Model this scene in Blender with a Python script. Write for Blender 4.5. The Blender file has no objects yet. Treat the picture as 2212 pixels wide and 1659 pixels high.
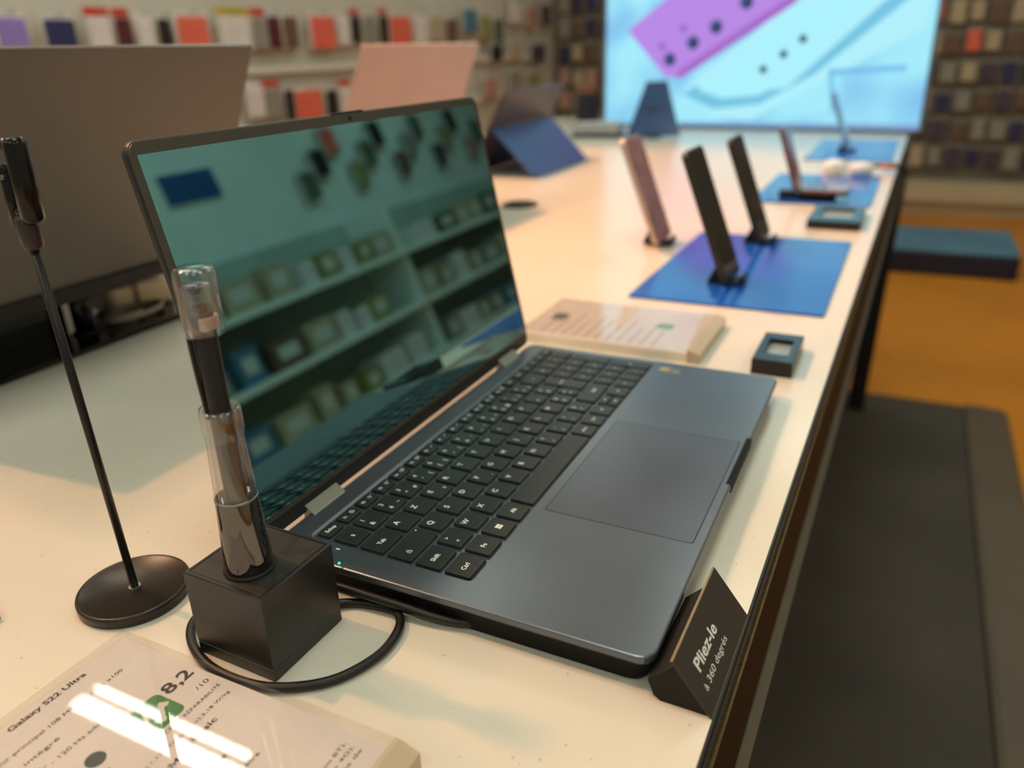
import bpy, math, random
from mathutils import Vector, Matrix, Euler
random.seed(7)
S = bpy.context.scene
COL = S.collection

# ------------------------------------------------------------------ camera, world, large lights, exposure
CAM_LOC = Vector((-0.2705, -0.0701, 0.2707))
CAM_ROT = Euler((1.1689, 0.0297, -1.1184))
FPX = 1698.3
cam_d = bpy.data.cameras.new('camera')
cam = bpy.data.objects.new('camera', cam_d); COL.objects.link(cam)
cam.location = CAM_LOC; cam.rotation_euler = CAM_ROT
cam_d.sensor_width = 36.0; cam_d.lens = 36.0 * FPX / 2212
cam_d.clip_start = 0.01; cam_d.clip_end = 60
cam_d.dof.use_dof = True; cam_d.dof.focus_distance = 0.405; cam_d.dof.aperture_fstop = 5.0
S.camera = cam
S.view_settings.view_transform = 'Standard'; S.view_settings.look = 'None'
S.view_settings.gamma = 1.0; S.view_settings.use_curve_mapping = False
S.view_settings.exposure = 0.28
S.cycles.use_denoising = True
S.cycles.max_bounces = 10; S.cycles.transparent_max_bounces = 12; S.cycles.transmission_bounces = 10
S.cycles.caustics_reflective = False; S.cycles.caustics_refractive = False
S.cycles.sample_clamp_indirect = 6.0

W = bpy.data.worlds.new('world'); S.world = W; W.use_nodes = True
W.node_tree.nodes['Background'].inputs[0].default_value = (0.56, 0.60, 0.50, 1)
W.node_tree.nodes['Background'].inputs[1].default_value = 0.5

def spot(name, loc, target, power, color, size=0.05, angle=60, blend=0.6):
    d = bpy.data.lights.new(name, 'SPOT'); d.energy = power; d.color = color
    d.shadow_soft_size = size; d.spot_size = math.radians(angle); d.spot_blend = blend
    o = bpy.data.objects.new(name, d); COL.objects.link(o); o.location = loc
    o.rotation_euler = (Vector(target) - Vector(loc)).to_track_quat('-Z', 'Y').to_euler()
    return o
WARM = (1.0, 0.40, 0.14)
spot('track_spot_near_table_offscreen', (-0.07, 1.41, 1.80), (-0.05, 0.30, 0.0), 62, WARM, 0.022, 70)
spot('track_spot_beside_offscreen', (0.19, 1.58, 1.80), (0.1, 0.15, 0.0), 21, WARM, 0.03, 70)
spot('track_spot_far_table_offscreen', (1.35, 1.50, 1.80), (1.25, 0.6, 0.0), 175, WARM, 0.03, 52)

# ------------------------------------------------------------------ helpers
def srgb(r, g, b):
    f = lambda c: (c / 255 / 12.92) if c / 255 <= 0.04045 else ((c / 255 + 0.055) / 1.055) ** 2.4
    return (f(r), f(g), f(b))

CAM_M = CAM_ROT.to_matrix()
def ray(px, py):
    return CAM_M @ Vector(((px - 1106) / FPX, -(py - 829.5) / FPX, -1.0))
def on_plane(px, py, p0, n):
    d = ray(px, py); n = Vector(n)
    return CAM_LOC + d * (((Vector(p0) - CAM_LOC).dot(n)) / d.dot(n))
def on_z(px, py, z=0.0): return on_plane(px, py, (0, 0, z), (0, 0, 1))
def on_y(px, py, y): return on_plane(px, py, (0, y, 0), (0, 1, 0))
def on_x(px, py, x): return on_plane(px, py, (x, 0, 0), (1, 0, 0))

MATS = {}
def mat(name, col, rough=0.5, metal=0.0, var=0.06, scale=60.0, bump=0.0, spec=0.5, emit=0.0, emit_col=None,
        trans=0.0, ior=1.45, coat=0.0, rvar=0.0):
    if name in MATS: return MATS[name]
    m = bpy.data.materials.new(name); m.use_nodes = True
    nt = m.node_tree; b = nt.nodes['Principled BSDF']
    b.inputs['Roughness'].default_value = rough; b.inputs['Metallic'].default_value = metal
    b.inputs['Specular IOR Level'].default_value = spec; b.inputs['IOR'].default_value = ior
    b.inputs['Transmission Weight'].default_value = trans; b.inputs['Coat Weight'].default_value = coat
    b.inputs['Base Color'].default_value = (*col, 1)
    if var > 0 or bump > 0 or rvar > 0:
        tc = nt.nodes.new('ShaderNodeTexCoord'); nz = nt.nodes.new('ShaderNodeTexNoise')
        nz.inputs['Scale'].default_value = scale; nz.inputs['Detail'].default_value = 4
        nt.links.new(tc.outputs['Object'], nz.inputs['Vector'])
    if var > 0:
        rp = nt.nodes.new('ShaderNodeValToRGB')
        rp.color_ramp.elements[0].position = 0.3; rp.color_ramp.elements[1].position = 0.7
        rp.color_ramp.elements[0].color = (*[c * (1 - var) for c in col], 1)
        rp.color_ramp.elements[1].color = (*[min(1, c * (1 + var)) for c in col], 1)
        nt.links.new(nz.outputs['Fac'], rp.inputs[0]); nt.links.new(rp.outputs[0], b.inputs['Base Color'])
    if rvar > 0:
        mr = nt.nodes.new('ShaderNodeMapRange'); mr.inputs[1].default_value = .3; mr.inputs[2].default_value = .7
        mr.inputs[3].default_value = rough - rvar; mr.inputs[4].default_value = rough + rvar
        nt.links.new(nz.outputs['Fac'], mr.inputs[0]); nt.links.new(mr.outputs[0], b.inputs['Roughness'])
    if bump > 0:
        bp = nt.nodes.new('ShaderNodeBump'); bp.inputs['Strength'].default_value = bump; bp.inputs['Distance'].default_value = 0.0005
        nt.links.new(nz.outputs['Fac'], bp.inputs['Height']); nt.links.new(bp.outputs[0], b.inputs['Normal'])
    if emit > 0:
        b.inputs['Emission Color'].default_value = (*(emit_col or col), 1); b.inputs['Emission Strength'].default_value = emit
    MATS[name] = m
    return m

def tag(o, label, cat, group=None):
    o['label'] = label; o['category'] = cat
    if group: o['group'] = group
    return o
def struct(o): o['kind'] = 'structure'; return o
def thing(name, label, cat, loc=(0, 0, 0), rotz=0.0, group=None):
    o = bpy.data.objects.new(name, None); COL.objects.link(o); o.empty_display_size = 0.02
    o.location = loc; o.rotation_euler = (0, 0, rotz)
    return tag(o, label, cat, group)

def mesh(name, V, F, smooth=False):
    me = bpy.data.meshes.new(name); me.from_pydata([tuple(v) for v in V], [], F); me.validate(); me.update()
    if smooth:
        for p in me.polygons: p.use_smooth = True
    return me
def obj(name, me, m, parent=None, loc=(0, 0, 0), rot=(0, 0, 0)):
    o = bpy.data.objects.new(name, me); COL.objects.link(o)
    if m is not None and len(me.materials) == 0: me.materials.append(m)
    o.location = loc; o.rotation_euler = rot
    if parent is not None: o.parent = parent
    return o

class G:
    """collects pieces of one mesh"""
    def __init__(s): s.V = []; s.F = []
    def add(s, V, F):
        n = len(s.V); s.V += [tuple(v) for v in V]; s.F += [tuple(i + n for i in f) for f in F]; return s
    def box(s, x0, x1, y0, y1, z0, z1):
        V = [(x, y, z) for z in (z0, z1) for y in (y0, y1) for x in (x0, x1)]
        return s.add(V, [(0, 2, 3, 1), (4, 5, 7, 6), (0, 1, 5, 4), (2, 6, 7, 3), (0, 4, 6, 2), (1, 3, 7, 5)])
    def loft(s, layers, cap0=True, cap1=True, closed=True):
        n = len(layers[0]); V = [p for L in layers for p in L]; F = []
        for k in range(len(layers) - 1):
            for i in range(n if closed else n - 1):
                j = (i + 1) % n
                F.append((k * n + i, k * n + j, (k + 1) * n + j, (k + 1) * n + i))
        if cap0: F.append(tuple(range(n - 1, -1, -1)))
        if cap1: F.append(tuple((len(layers) - 1) * n + i for i in range(n)))
        return s.add(V, F)
    def slab(s, cx, cy, w, d, z0, z1, r=0.003, b=0.0005, n=5):
        L = []
        for ins, z in ((b, z0), (0, z0 + b), (0, z1 - b), (b * .3, z1 - b * .3), (b, z1)):
            L.append([(cx + x, cy + y, z) for x, y in rrect(w - 2 * ins, d - 2 * ins, max(r - ins, 1e-5), n)])
        return s.loft(L)
    def tube(s, P, r, n=10, cap=True):
        P = [Vector(p) for p in P]; L = []
        t0 = (P[1] - P[0]).normalized(); u = t0.orthogonal().normalized()
        for i, p in enumerate(P):
            t = (P[min(i + 1, len(P) - 1)] - P[max(i - 1, 0)]).normalized()
            u = (u - t * u.dot(t)).normalized(); v = t.cross(u)
            rr = r[i] if isinstance(r, (list, tuple)) else r
            L.append([tuple(p + (u * math.cos(a) + v * math.sin(a)) * rr) for a in [2 * math.pi * k / n for k in range(n)]])
        return s.loft(L, cap, cap)
    def lathe(s, prof, n=32, c=(0, 0, 0), cap=True):
        L = [[(c[0] + r * math.cos(2 * math.pi * k / n), c[1] + r * math.sin(2 * math.pi * k / n), c[2] + z) for k in range(n)] for r, z in prof]
        return s.loft(L, cap, cap)
    def prism(s, prof, x0, x1):
        """(y,z) profile extruded along x"""
        return s.loft([[(x0, y, z) for y, z in prof], [(x1, y, z) for y, z in prof]])
    def mesh(s, name, smooth=False): return mesh(name, s.V, s.F, smooth)

def rrect(w, d, r, n=5):
    r = min(r, w / 2 - 1e-6, d / 2 - 1e-6); P = []
    for cx, cy, a0 in ((w / 2 - r, d / 2 - r, 0), (-w / 2 + r, d / 2 - r, 90), (-w / 2 + r, -d / 2 + r, 180), (w / 2 - r, -d / 2 + r, 270)):
        for k in range(n + 1):
            a = math.radians(a0 + 90 * k / n); P.append((cx + r * math.cos(a), cy + r * math.sin(a)))
    return P
def smooth_path(P, k=8):
    P = [Vector(p) for p in P]; out = []
    for i in range(len(P) - 1):
        p0, p1, p2, p3 = P[max(i - 1, 0)], P[i], P[i + 1], P[min(i + 2, len(P) - 1)]
        for j in range(k):
            t = j / k
            out.append(0.5 * ((2 * p1) + (p2 - p0) * t + (2 * p0 - 5 * p1 + 4 * p2 - p3) * t * t + (3 * p1 - p0 - 3 * p2 + p3) * t ** 3))
    out.append(P[-1]); return out
def copy_tree(o, parent=None):
    c = o.copy(); COL.objects.link(c); c.parent = parent
    for ch in list(o.children): copy_tree(ch, c)
    return c

TXT = {}
def text_mesh(s, bold=False, shear=0.0):
    """mesh of a string, cap height 1, left edge at x=0, baseline at y=0"""
    k = (s, bold, shear)
    if k in TXT: return TXT[k]
    cu = bpy.data.curves.new('txt', 'FONT'); cu.body = s; cu.size = 1.0 / 0.73; cu.resolution_u = 3
    cu.offset = 0.03 if bold else 0.0; cu.shear = shear
    o = bpy.data.objects.new('txt', cu); COL.objects.link(o)
    dg = bpy.context.evaluated_depsgraph_get()
    me = bpy.data.meshes.new_from_object(o.evaluated_get(dg))
    bpy.data.objects.remove(o); bpy.data.curves.remove(cu)
    me.materials.clear(); me.name = 'print'
    TXT[k] = me
    return me
def text(name, s, h, m, parent, loc, rot=(0, 0, 0), width=None, align='L', bold=False, shear=0.0):
    me = text_mesh(s, bold, shear).copy()
    xs = [v.co.x for v in me.vertices] or [0, 1]; w = max(xs) - min(xs); x0 = min(xs)
    sx = (width / w) if width else h
    off = {'L': -x0, 'C': -x0 - w / 2}[align]
    for v in me.vertices: v.co.x = (v.co.x + off) * sx; v.co.y *= h
    return obj(name, me, m, parent, loc, rot)

# ------------------------------------------------------------------ materials
m_white = mat('table_laminate', srgb(217, 210, 197), 0.22, 0, 0.015, 25, spec=0.5)
def specks(m):
    nt = m.node_tree; b = nt.nodes['Principled BSDF']
    tc = nt.nodes.new('ShaderNodeTexCoord'); v = nt.nodes.new('ShaderNodeTexVoronoi'); v.inputs['Scale'].default_value = 120
    n = nt.nodes.new('ShaderNodeTexNoise'); n.inputs['Scale'].default_value = 90; n.inputs['Detail'].default_value = 3
    nt.links.new(tc.outputs['Object'], v.inputs['Vector']); nt.links.new(tc.outputs['Object'], n.inputs['Vector'])
    lt = nt.nodes.new('ShaderNodeMath'); lt.operation = 'LESS_THAN'; lt.inputs[1].default_value = 0.09
    gt = nt.nodes.new('ShaderNodeMath'); gt.operation = 'GREATER_THAN'; gt.inputs[1].default_value = 0.50
    mu = nt.nodes.new('ShaderNodeMath'); mu.operation = 'MULTIPLY'; sc = nt.nodes.new('ShaderNodeMath'); sc.operation = 'MULTIPLY'; sc.inputs[1].default_value = 0.35
    nt.links.new(v.outputs['Distance'], lt.inputs[0]); nt.links.new(n.outputs['Fac'], gt.inputs[0])
    nt.links.new(lt.outputs[0], mu.inputs[0]); nt.links.new(gt.outputs[0], mu.inputs[1]); nt.links.new(mu.outputs[0], sc.inputs[0])
    mx = nt.nodes.new('ShaderNodeMix'); mx.data_type = 'RGBA'
    old = b.inputs['Base Color'].links[0].from_socket
    nt.links.new(sc.outputs[0], mx.inputs[0]); nt.links.new(old, mx.inputs[6]); mx.inputs[7].default_value = (*srgb(120, 100, 80), 1)
    nt.links.new(mx.outputs[2], b.inputs['Base Color'])
specks(m_white)
m_black = mat('black_plastic', srgb(26, 24, 23), 0.42, 0, 0.1, 80, spec=0.4)
m_blackgloss = mat('black_gloss', srgb(10, 9, 9), 0.08, 0, 0.05, 20)
m_bronze = mat('dark_bronze_frame', srgb(12, 13, 14), 0.55, 0.0, 0.12, 30, spec=0.12)
m_lip = mat('frame_lip', srgb(120, 110, 98), 0.35, 0.6, 0.08, 30)
m_gold = mat('gold_line', srgb(130, 115, 82), 0.35, 0.7, 0.25, 500)
m_deck = mat('graphite_metal', srgb(107, 114, 124), 0.29, 0.72, 0.07, 14, rvar=0.015)
m_pad = mat('touchpad_glass', srgb(96, 102, 114), 0.30, 0.6, 0.05, 14, rvar=0.03)
m_key = mat('key_plastic', srgb(33, 35, 33), 0.38, 0, 0.08, 200, spec=0.5)
m_legend = mat('key_print', srgb(248, 250, 246), 0.5, 0, 0)
m_under = mat('laptop_underside', srgb(9, 8, 8), 0.6, 0, 0.1, 60, spec=0.2)
m_hinge = mat('hinge_metal', srgb(140, 142, 134), 0.33, 0.7, 0.04, 40)
m_bezel = mat('bezel_glass', srgb(72, 67, 60), 0.25, 0, 0.04, 40)
m_screen = mat('screen_glass', (0.19, 0.43, 0.50), 0.015, 1.0, 0.0)
m_acryl = mat('clear_acrylic', (0.97, 0.97, 0.98), 0.03, 0, 0, trans=1.0, ior=1.45)
m_chrome = mat('dark_chrome', srgb(108, 105, 103), 0.06, 1.0, 0.03, 20)
m_led = mat('green_led', (0.02, 0.9, 0.25), 0.4, 0, 0, emit=1.5)
m_ink = mat('grey_ink', srgb(58, 53, 58), 0.6, 0, 0)
m_paper = mat('sign_paper', srgb(232, 226, 222), 0.55, 0, 0.02, 30)

# ------------------------------------------------------------------ setting
ZF = -0.90
m_floor = mat('amber_wood', srgb(214, 136, 44), 0.32, 0, 0.10, 3, spec=0.5)
m_wallw = mat('white_panel', srgb(205, 196, 184), 0.6, 0, 0.05, 4)
m_peg = mat('grey_pegboard', srgb(118, 110, 98), 0.7, 0, 0.1, 8)
m_ceil = mat('ceiling_paint', srgb(200, 200, 190), 0.8, 0, 0.02, 3)
m_aisle = mat('pale_wall', srgb(225, 228, 220), 0.6, 0, 0.04, 3)
struct(obj('floor', G().box(-3, 6.3, -2.7, 2.8, ZF - 0.05, ZF).mesh('floor'), m_floor))
struct(obj('ceiling', G().box(-3, 6.3, -2.7, 2.8, 2.10, 2.15).mesh('ceiling'), m_ceil))
struct(obj('wall_left', G().box(-3, 6.3, 2.70, 2.80, ZF, 2.10).mesh('wall_left'), m_wallw))
struct(obj('wall_back', G().box(6.20, 6.30, -2.7, 2.70, ZF, 2.10).mesh('wall_back'), m_peg))
struct(obj('wall_right', G().box(-3, 6.20, -2.80, -2.70, ZF, 2.10).mesh('wall_right'), m_aisle))
m_base = mat('plinth_cream', srgb(196, 182, 152), 0.5, 0, 0.04, 5)
bb = struct(obj('baseboard_back', G().box(6.10, 6.20, -2.7, 2.70, ZF, ZF + 0.10).mesh('bb'), m_base))
struct(obj('trim_1', G().box(6.04, 6.20, -2.7, 2.70, ZF + 0.10, ZF + 0.23).mesh('tr'), m_base))

# dark mat with a raised border strip on the floor beside the table
mt = thing('floor_mat', 'dark charcoal floor mat with a paler border strip on the orange wooden floor', 'mat', (0, 0, ZF))
m_mat = mat('mat_fabric', srgb(70, 62, 54), 0.75, 0, 0.25, 2.2, bump=0.3)
m_matb = mat('mat_border', srgb(98, 84, 70), 0.5, 0, 0.12, 3)
obj('mat_field', G().box(-2.6, 2.57, -0.355, 1.4, 0, 0.012).mesh('f'), m_mat, mt)
obj('border_strip', G().prism([(-0.49, 0), (-0.355, 0), (-0.36, 0.016), (-0.372, 0.020), (-0.47, 0.016)], -2.6, 2.57).mesh('b'), m_matb, mt)

# ------------------------------------------------------------------ linear ceiling lamps and added fill panels
m_fill = mat('fill_panel_glow', (0.9, 0.9, 0.82), 0.6, 0, 0, emit=6.9, emit_col=(0.90, 1.0, 0.84))
m_strip = mat('led_strip', (0.9, 0.9, 0.85), 0.6, 0, 0, emit=30.0, emit_col=(1.0, 0.96, 0.80))
m_lampf = mat('lamp_frame', srgb(190, 190, 186), 0.4, 0.3, 0.03, 20)
def panel(x, y):  # invented panels, out of view, added as general fill light
    t = thing('added_fill_panel_offscreen', 'added square fill light panel with pale rim, unseen overhead', 'light', (x, y, 2.06), 0, 'added square fill light panels')
    g = G()
    for a, b, c, d in ((-.34, .34, -.34, -.30), (-.34, .34, .30, .34), (-.34, -.30, -.30, .30), (.30, .34, -.30, .30)): g.box(a, b, c, d, 0, 0.045)
    obj('frame', g.mesh('fr'), m_lampf, t)
    obj('fill_surface_offscreen', G().box(-.30, .30, -.30, .30, 0.012, 0.04).mesh('df'), m_fill, t)
for x in (-1.6, 0.1, 2.4, 4.4):
    for y in (-1.6, 0.15, 1.75): panel(x, y)
def strip(x, y0, y1, w, label):
    t = thing('linear_light_offscreen', label, 'light', (x, (y0 + y1) / 2, 2.0)); L = (y1 - y0) / 2
    obj('housing', G().box(-w / 2 - .006, w / 2 + .006, -L - .01, L + .01, 0.006, 0.10).mesh('h'), m_lampf, t)
    obj('tube_offscreen', G().box(-w / 2, w / 2, -L, L, 0.0, 0.012).mesh('t'), m_strip, t)
strip(1.040, 1.25, 2.50, 0.055, 'wide white linear ceiling light beside a slimmer one')
strip(1.120, 1.71, 2.49, 0.022, 'slim white linear ceiling light beside a wider one')

# ------------------------------------------------------------------ display table
tb = thing('display_table', 'long white shop table with black edge and dark metal frame', 'table', (0, -0.0298, ZF), -0.011)
TZ = -ZF
X0, X1, Y1 = -0.95, 2.95, 1.36
obj('tabletop', G().box(X0, X1, 0.0012, Y1, TZ - 0.004, TZ).mesh('tt'), m_white, tb)
g = G(); g.box(X0, X1, 0.0, 0.0012, TZ - 0.0045, TZ + 0.0001); g.box(X0, X1, -0.0012, Y1, TZ - 0.010, TZ - 0.0041)
obj('edge_band', g.mesh('eb'), m_black, tb)
obj('edge_groove', G().box(X0, X1, 0.0025, Y1, TZ - 0.017, TZ - 0.010).mesh('gr'), m_under, tb)
obj('trim_line', G().box(X0, X1, -0.0022, 0.02, TZ - 0.0195, TZ - 0.0172).mesh('tl'), m_gold, tb)
obj('side_panel', G().box(X0, X1, -0.0012, 0.03, TZ - 0.105, TZ - 0.0195).mesh('sp'), m_bronze, tb)
obj('lower_lip', G().prism([(0.03, TZ - .112), (-.006, TZ - .112), (-.0075, TZ - .108), (-.002, TZ - .1035), (0.03, TZ - .1035)], X0, X1).mesh('lp'), m_lip, tb)
obj('under_frame', G().box(X0 + .03, X1 - .03, 0.05, Y1 - .05, TZ - 0.09, TZ - 0.012).mesh('uf'), m_under, tb)
for lx, ly in ((2.43, 0.03), (2.43, 1.25), (-0.8, 0.05), (-0.8, 1.25)):
    top = (lx, ly - 0.02 if ly < .5 else ly, TZ - 0.10); ft = (lx, ly, 0.012)
    gg = G(); w = 0.026
    gg.loft([[(p[0] + a * w, p[1] + b * w, p[2]) for a, b in ((-1, -1), (1, -1), (1, 1), (-1, 1))] for p in (ft, top)])
    obj('leg', gg.mesh('leg'), m_black, tb)

# ------------------------------------------------------------------ the open laptop
LW, H = 0.3549, 0.018
DK = 0.2231
lap = thing('laptop', 'open graphite convertible laptop with black keys and glossy dark screen', 'laptop', (0, 0, 0))
# deck: top plate with a recessed key well
gx0, gx1, gy0, gy1 = 0.0175, 0.3465, 0.1015, 0.2076
cx, cy = LW / 2, DK / 2
def ring(x0, x1, y0, y1, r, z, n=6): return [((x0 + x1) / 2 + a, (y0 + y1) / 2 + b, z) for a, b in rrect(x1 - x0, y1 - y0, r, n)]
g = G()
g.loft([ring(0.0008, LW - .0008, .0008, DK - .0008, .0075, H - .0048), ring(0, LW, 0, DK, .0085, H - .0034), ring(0, LW, 0, DK, .0085, H - .0009),
        ring(.0003, LW - .0003, .0003, DK - .0003, .0083, H - .0003), ring(.0011, LW - .0011, .0011, DK - .0011, .0077, H),
        ring(gx0, gx1, gy0, gy1, .0035, H), ring(gx0 + .0006, gx1 - .0006, gy0 + .0006, gy1 - .0014, .003, H - .0012)])
obj('deck', g.mesh('deck'), m_deck, lap)
g = G()
g.loft([ring(.0040, LW - .0040, .0050, DK - .004, .009, .0006), ring(.0030, LW - .003, .004, DK - .003, .009, .0016), ring(.0022, LW - .0022, .0025, DK - .002, .008, .009),
        ring(.0010, LW - .0010, .0010, DK - .0010, .0075, H - .0048)])
obj('bottom_cover', g.mesh('bot'), m_under, lap)
for fx in (0.03, LW - .03):
    for fy in (0.03, DK - .03):
        obj('rubber_foot', G().slab(fx, fy, .03, .008, 0, .003, .0035, .0004).mesh('ft'), m_under, lap)
# touchpad
obj('touchpad_gap', G().slab(.1622, .0505, .1322, .0894, H - .0006, H + .00004, .0022, .00002, 4).mesh('tg'), mat('gap_black', srgb(8, 8, 8), .6, 0, 0), lap)
obj('touchpad', G().slab(.1622, .0505, .1312, .0884, H - .0006, H + .00012, .0018, .0001, 4).mesh('tp'), m_pad, lap)
# finger notch in the front lip
obj('finger_notch', G().prism([(-.0005, H - .0055), (.0008, H - .0058), (.0032, H - .0003), (.0032, H + .0001), (-.0003, H + .0001)], .168, .236).mesh('fn'), m_under, lap)
# keys -------------------------------------------------------------
KEYM = {}
def key_mesh(w, d):
    k = (round(w, 2), round(d, 2))
    if k not in KEYM:
        a, b = k[0] / 1000, k[1] / 1000
        L = [[(x, y, -.0012) for x, y in rrect(a, b, .0011, 3)], [(x, y, .0003) for x, y in rrect(a, b, .0011, 3)],
             [(x, y, .0007) for x, y in rrect(a - .0005, b - .0005, .0009, 3)], [(x, y, .0008) for x, y in rrect(a - .0012, b - .0012, .0006, 3)]]
        KEYM[k] = G().loft(L).mesh('key'); KEYM[k].materials.append(m_key)
    return KEYM[k]
ICON = {}
def ring_icon(R, r, n=14):
    V = [(q * math.cos(2 * math.pi * i / n), q * math.sin(2 * math.pi * i / n), 0) for q in (R, r) for i in range(n)]
    return V, [(i, (i + 1) % n, n + (i + 1) % n, n + i) for i in range(n)]
def icon(kind):
    if kind in ICON: return ICON[kind]
    g = G()
    def q(x0, x1, y0, y1): g.add([(x0, y0, 0), (x1, y0, 0), (x1, y1, 0), (x0, y1, 0)], [(0, 1, 2, 3)])
    def frame(x0, x1, y0, y1, w): q(x0, x1, y0, y0 + w); q(x0, x1, y1 - w, y1); q(x0, x0 + w, y0 + w, y1 - w); q(x1 - w, x1, y0 + w, y1 - w)
    if kind == 'win':
        for a in (-1, 0):
            for b in (-1, 0): q(a * .00165 + .0001, a * .00165 + .00155, b * .00165 + .0001, b * .00165 + .00155)
    elif kind == 'gear':
        g.add(*ring_icon(.0013, .0010)); g.add(*ring_icon(.0006, .00035))
    elif kind in ('sun-', 'sun+'):
        g.add(*ring_icon(.0007, .00045))
        for i in range(8):
            a = i * math.pi / 4; c, s = math.cos(a), math.sin(a); V = []
            for r_, t_ in ((.0009, -.00012), (.0013, -.00012), (.0013, .00012), (.0009, .00012)): V.append((r_ * c - t_ * s, r_ * s + t_ * c, 0))
            g.add(V, [(0, 1, 2, 3)])
        q(.0015, .0022, .0008, .00105)
        if kind == 'sun+': q(.00172, .00198, .00058, .00128)
    elif kind == 'screens':
        frame(-.0017, .0006, -.001, .0008, .00022); frame(-.0002, .0017, -.0003, .0012, .00022)
    elif kind == 'pad':
        frame(-.0013, .0013, -.001, .001, .00024); q(-.0008, .0008, -.0005, -.0002)
    elif kind == 'lock':
        frame(-.0011, .0011, -.0011, .0005, .00024); frame(-.0007, .0007, .0004, .0014, .00022); q(-.0001, .0001, -.0006, 0)
    elif kind == 'dot':
        n = 10; g.add([(.00048 * math.cos(2 * math.pi * i / n), .00048 * math.sin(2 * math.pi * i / n), 0) for i in range(n)], [tuple(range(n))])
    elif kind in ('left', 'right', 'up', 'down'):
        a = {'right': 0, 'up': 90, 'left': 180, 'down': 270}[kind] * math.pi / 180
        g.add([(.0012 * math.cos(a + t), .0012 * math.sin(a + t), 0) for t in (0, 2.2, -2.2)], [(0, 1, 2)])
    ICON[kind] = g.mesh('icon'); ICON[kind].materials.append(m_legend)
    return ICON[kind]
def key(x0, x1, y0, y1, leg=()):
    """leg: (string or *icon, fx, fy, cap height mm) at fractions of the key"""
    w, d = x1 - x0, y1 - y0
    k = obj('key', key_mesh(w, d), m_key, lap, ((x0 + x1) / 2000, (y0 + y1) / 2000, H - .0001))
    for s, fx, fy, h in leg:
        lx, ly = (fx - .5) * w / 1000, (fy - .5) * d / 1000
        if s[0] == '*' and len(s) > 1: (lambda q: setattr(q, 'scale', (1.25, 1.25, 1)))(obj('legend', icon(s[1:]), m_legend, k, (lx, ly, .00085)))
        else: text('legend', s, h / 1000, m_legend, k, (lx, ly - h / 2000, .00085), align='C', bold=True)
ROW = [(103.5, 119.2), (121.7, 137.5), (140.0, 155.8), (158.2, 174.0), (176.6, 192.5), (195.3, 204.5)]
def L1(c): return [(c, .27, .64, 3.7)]
def L2(a, b): return [(a, .26, .72, 3.2), (b, .29, .28, 3.2)]
def L3(a, b, c): return L2(a, b) + [(c, .76, .28, 2.9)]
y0, y1 = ROW[0]
key(19.5, 38.4, y0, y1, [('Ctrl', .42, .46, 2.9)]); key(41.3, 57.3, y0, y1, [('Fn', .45, .46, 2.9)]); key(60.4, 76.6, y0, y1, [('*win', .5, .5, 1)])
key(79.3, 95.2, y0, y1, [('Alt', .5, .5, 2.8)]); key(98.4, 193.8, y0, y1)
key(196.6, 212.4, y0, y1, [('Alt Gr', .5, .5, 2.0)]); key(215.2, 230.6, y0, y1, [('Ctrl', .5, .5, 2.2)])
key(233.4, 249.0, y0, y1, [('*left', .5, .5, 1)]); key(251.8, 267.8, 111.9, y1, [('*up', .5, .5, 1)]); key(251.8, 267.8, y0, 110.7, [('*down', .5, .5, 1)])
key(270.6, 287.0, y0, y1, [('*right', .5, .5, 1)])
y0, y1 = ROW[1]
key(19.4, 38.2, y0, y1, [('Shift', .45, .5, 2.9)]); key(41.7, 57.4, y0, y1, [('>', .28, .72, 2.6), ('<', .32, .28, 2.6)])
for i, c in enumerate(['W', 'X', 'C', 'V', 'B', 'N']): key(60.9 + 19.05 * i, 76.9 + 19.05 * i, y0, y1, L1(c))
for i, (a, b) in enumerate([('?', ','), ('.', ';'), ('/', ':'), ('§', '!')]): key(175.2 + 19.05 * i, 191.2 + 19.05 * i, y0, y1, L2(a, b))
key(251.4, 287.0, y0, y1, [('Shift', .6, .5, 2.9)])
y0, y1 = ROW[2]
key(19.6, 48.9, y0, y1, [('*lock', .25, .35, 1), ('*dot', .9, .85, 1)])
for i, c in enumerate('QSDFGHJKLM'): key(51.8 + 19.05 * i, 67.8 + 19.05 * i, y0, y1, L1(c) + ([('_', .75, .25, 2.0)] if c in 'FJ' else []))
key(242.3, 256.0, y0, y1, L2('%', 'ù')); key(258.6, 269.2, y0, y1, L2('µ', '*'))
y0, y1 = ROW[3]
key(19.9, 41.0, y0, y1, [('Tab', .42, .45, 2.9)])
for i, c in enumerate('AZERTYUIOP'): key(43.6 + 19.05 * i, 59.9 + 19.05 * i, y0, y1, L1(c) + ([('€', .78, .3, 2.3)] if c == 'E' else []))
key(234.0, 250.0, y0, y1, L2('¨', '^')); key(252.9, 268.6, y0, y1, L2('£', '$'))
key(271.6, 287.0, ROW[2][0], y1, [('Entrée', .5, .6, 2.0)])
y0, y1 = ROW[4]
key(20.2, 34.5, y0, y1, [('²', .5, .40, 4.2)])
for i, t in enumerate([('1', '&'), ('2', 'é', '~'), ('3', '"', '#'), ('4', "'", '{'), ('5', '(', '['), ('6', '-', '|'), ('7', 'è', '`'), ('8', '_', '\\'), ('9', 'ç', '^'), ('0', 'à', '@'), ('°', ')', ']'), ('+', '=', '}')]):
    key(37.8 + 19.0 * i, 53.8 + 19.0 * i, y0, y1, L3(*t) if len(t) == 3 else L2(*t))
key(265.8, 287.0, y0, y1, [('<-', .5, .5, 2.2)])
y0, y1 = ROW[5]
key(20.7, 34.4, y0, y1, [('Échap', .5, .5, 2.5)])
FI = ['gear', 'sun-', 'sun+', 'screens', 'pad', 'dot', 'dot', 'dot', 'lock', 'pad', 'screens', 'gear']
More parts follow.
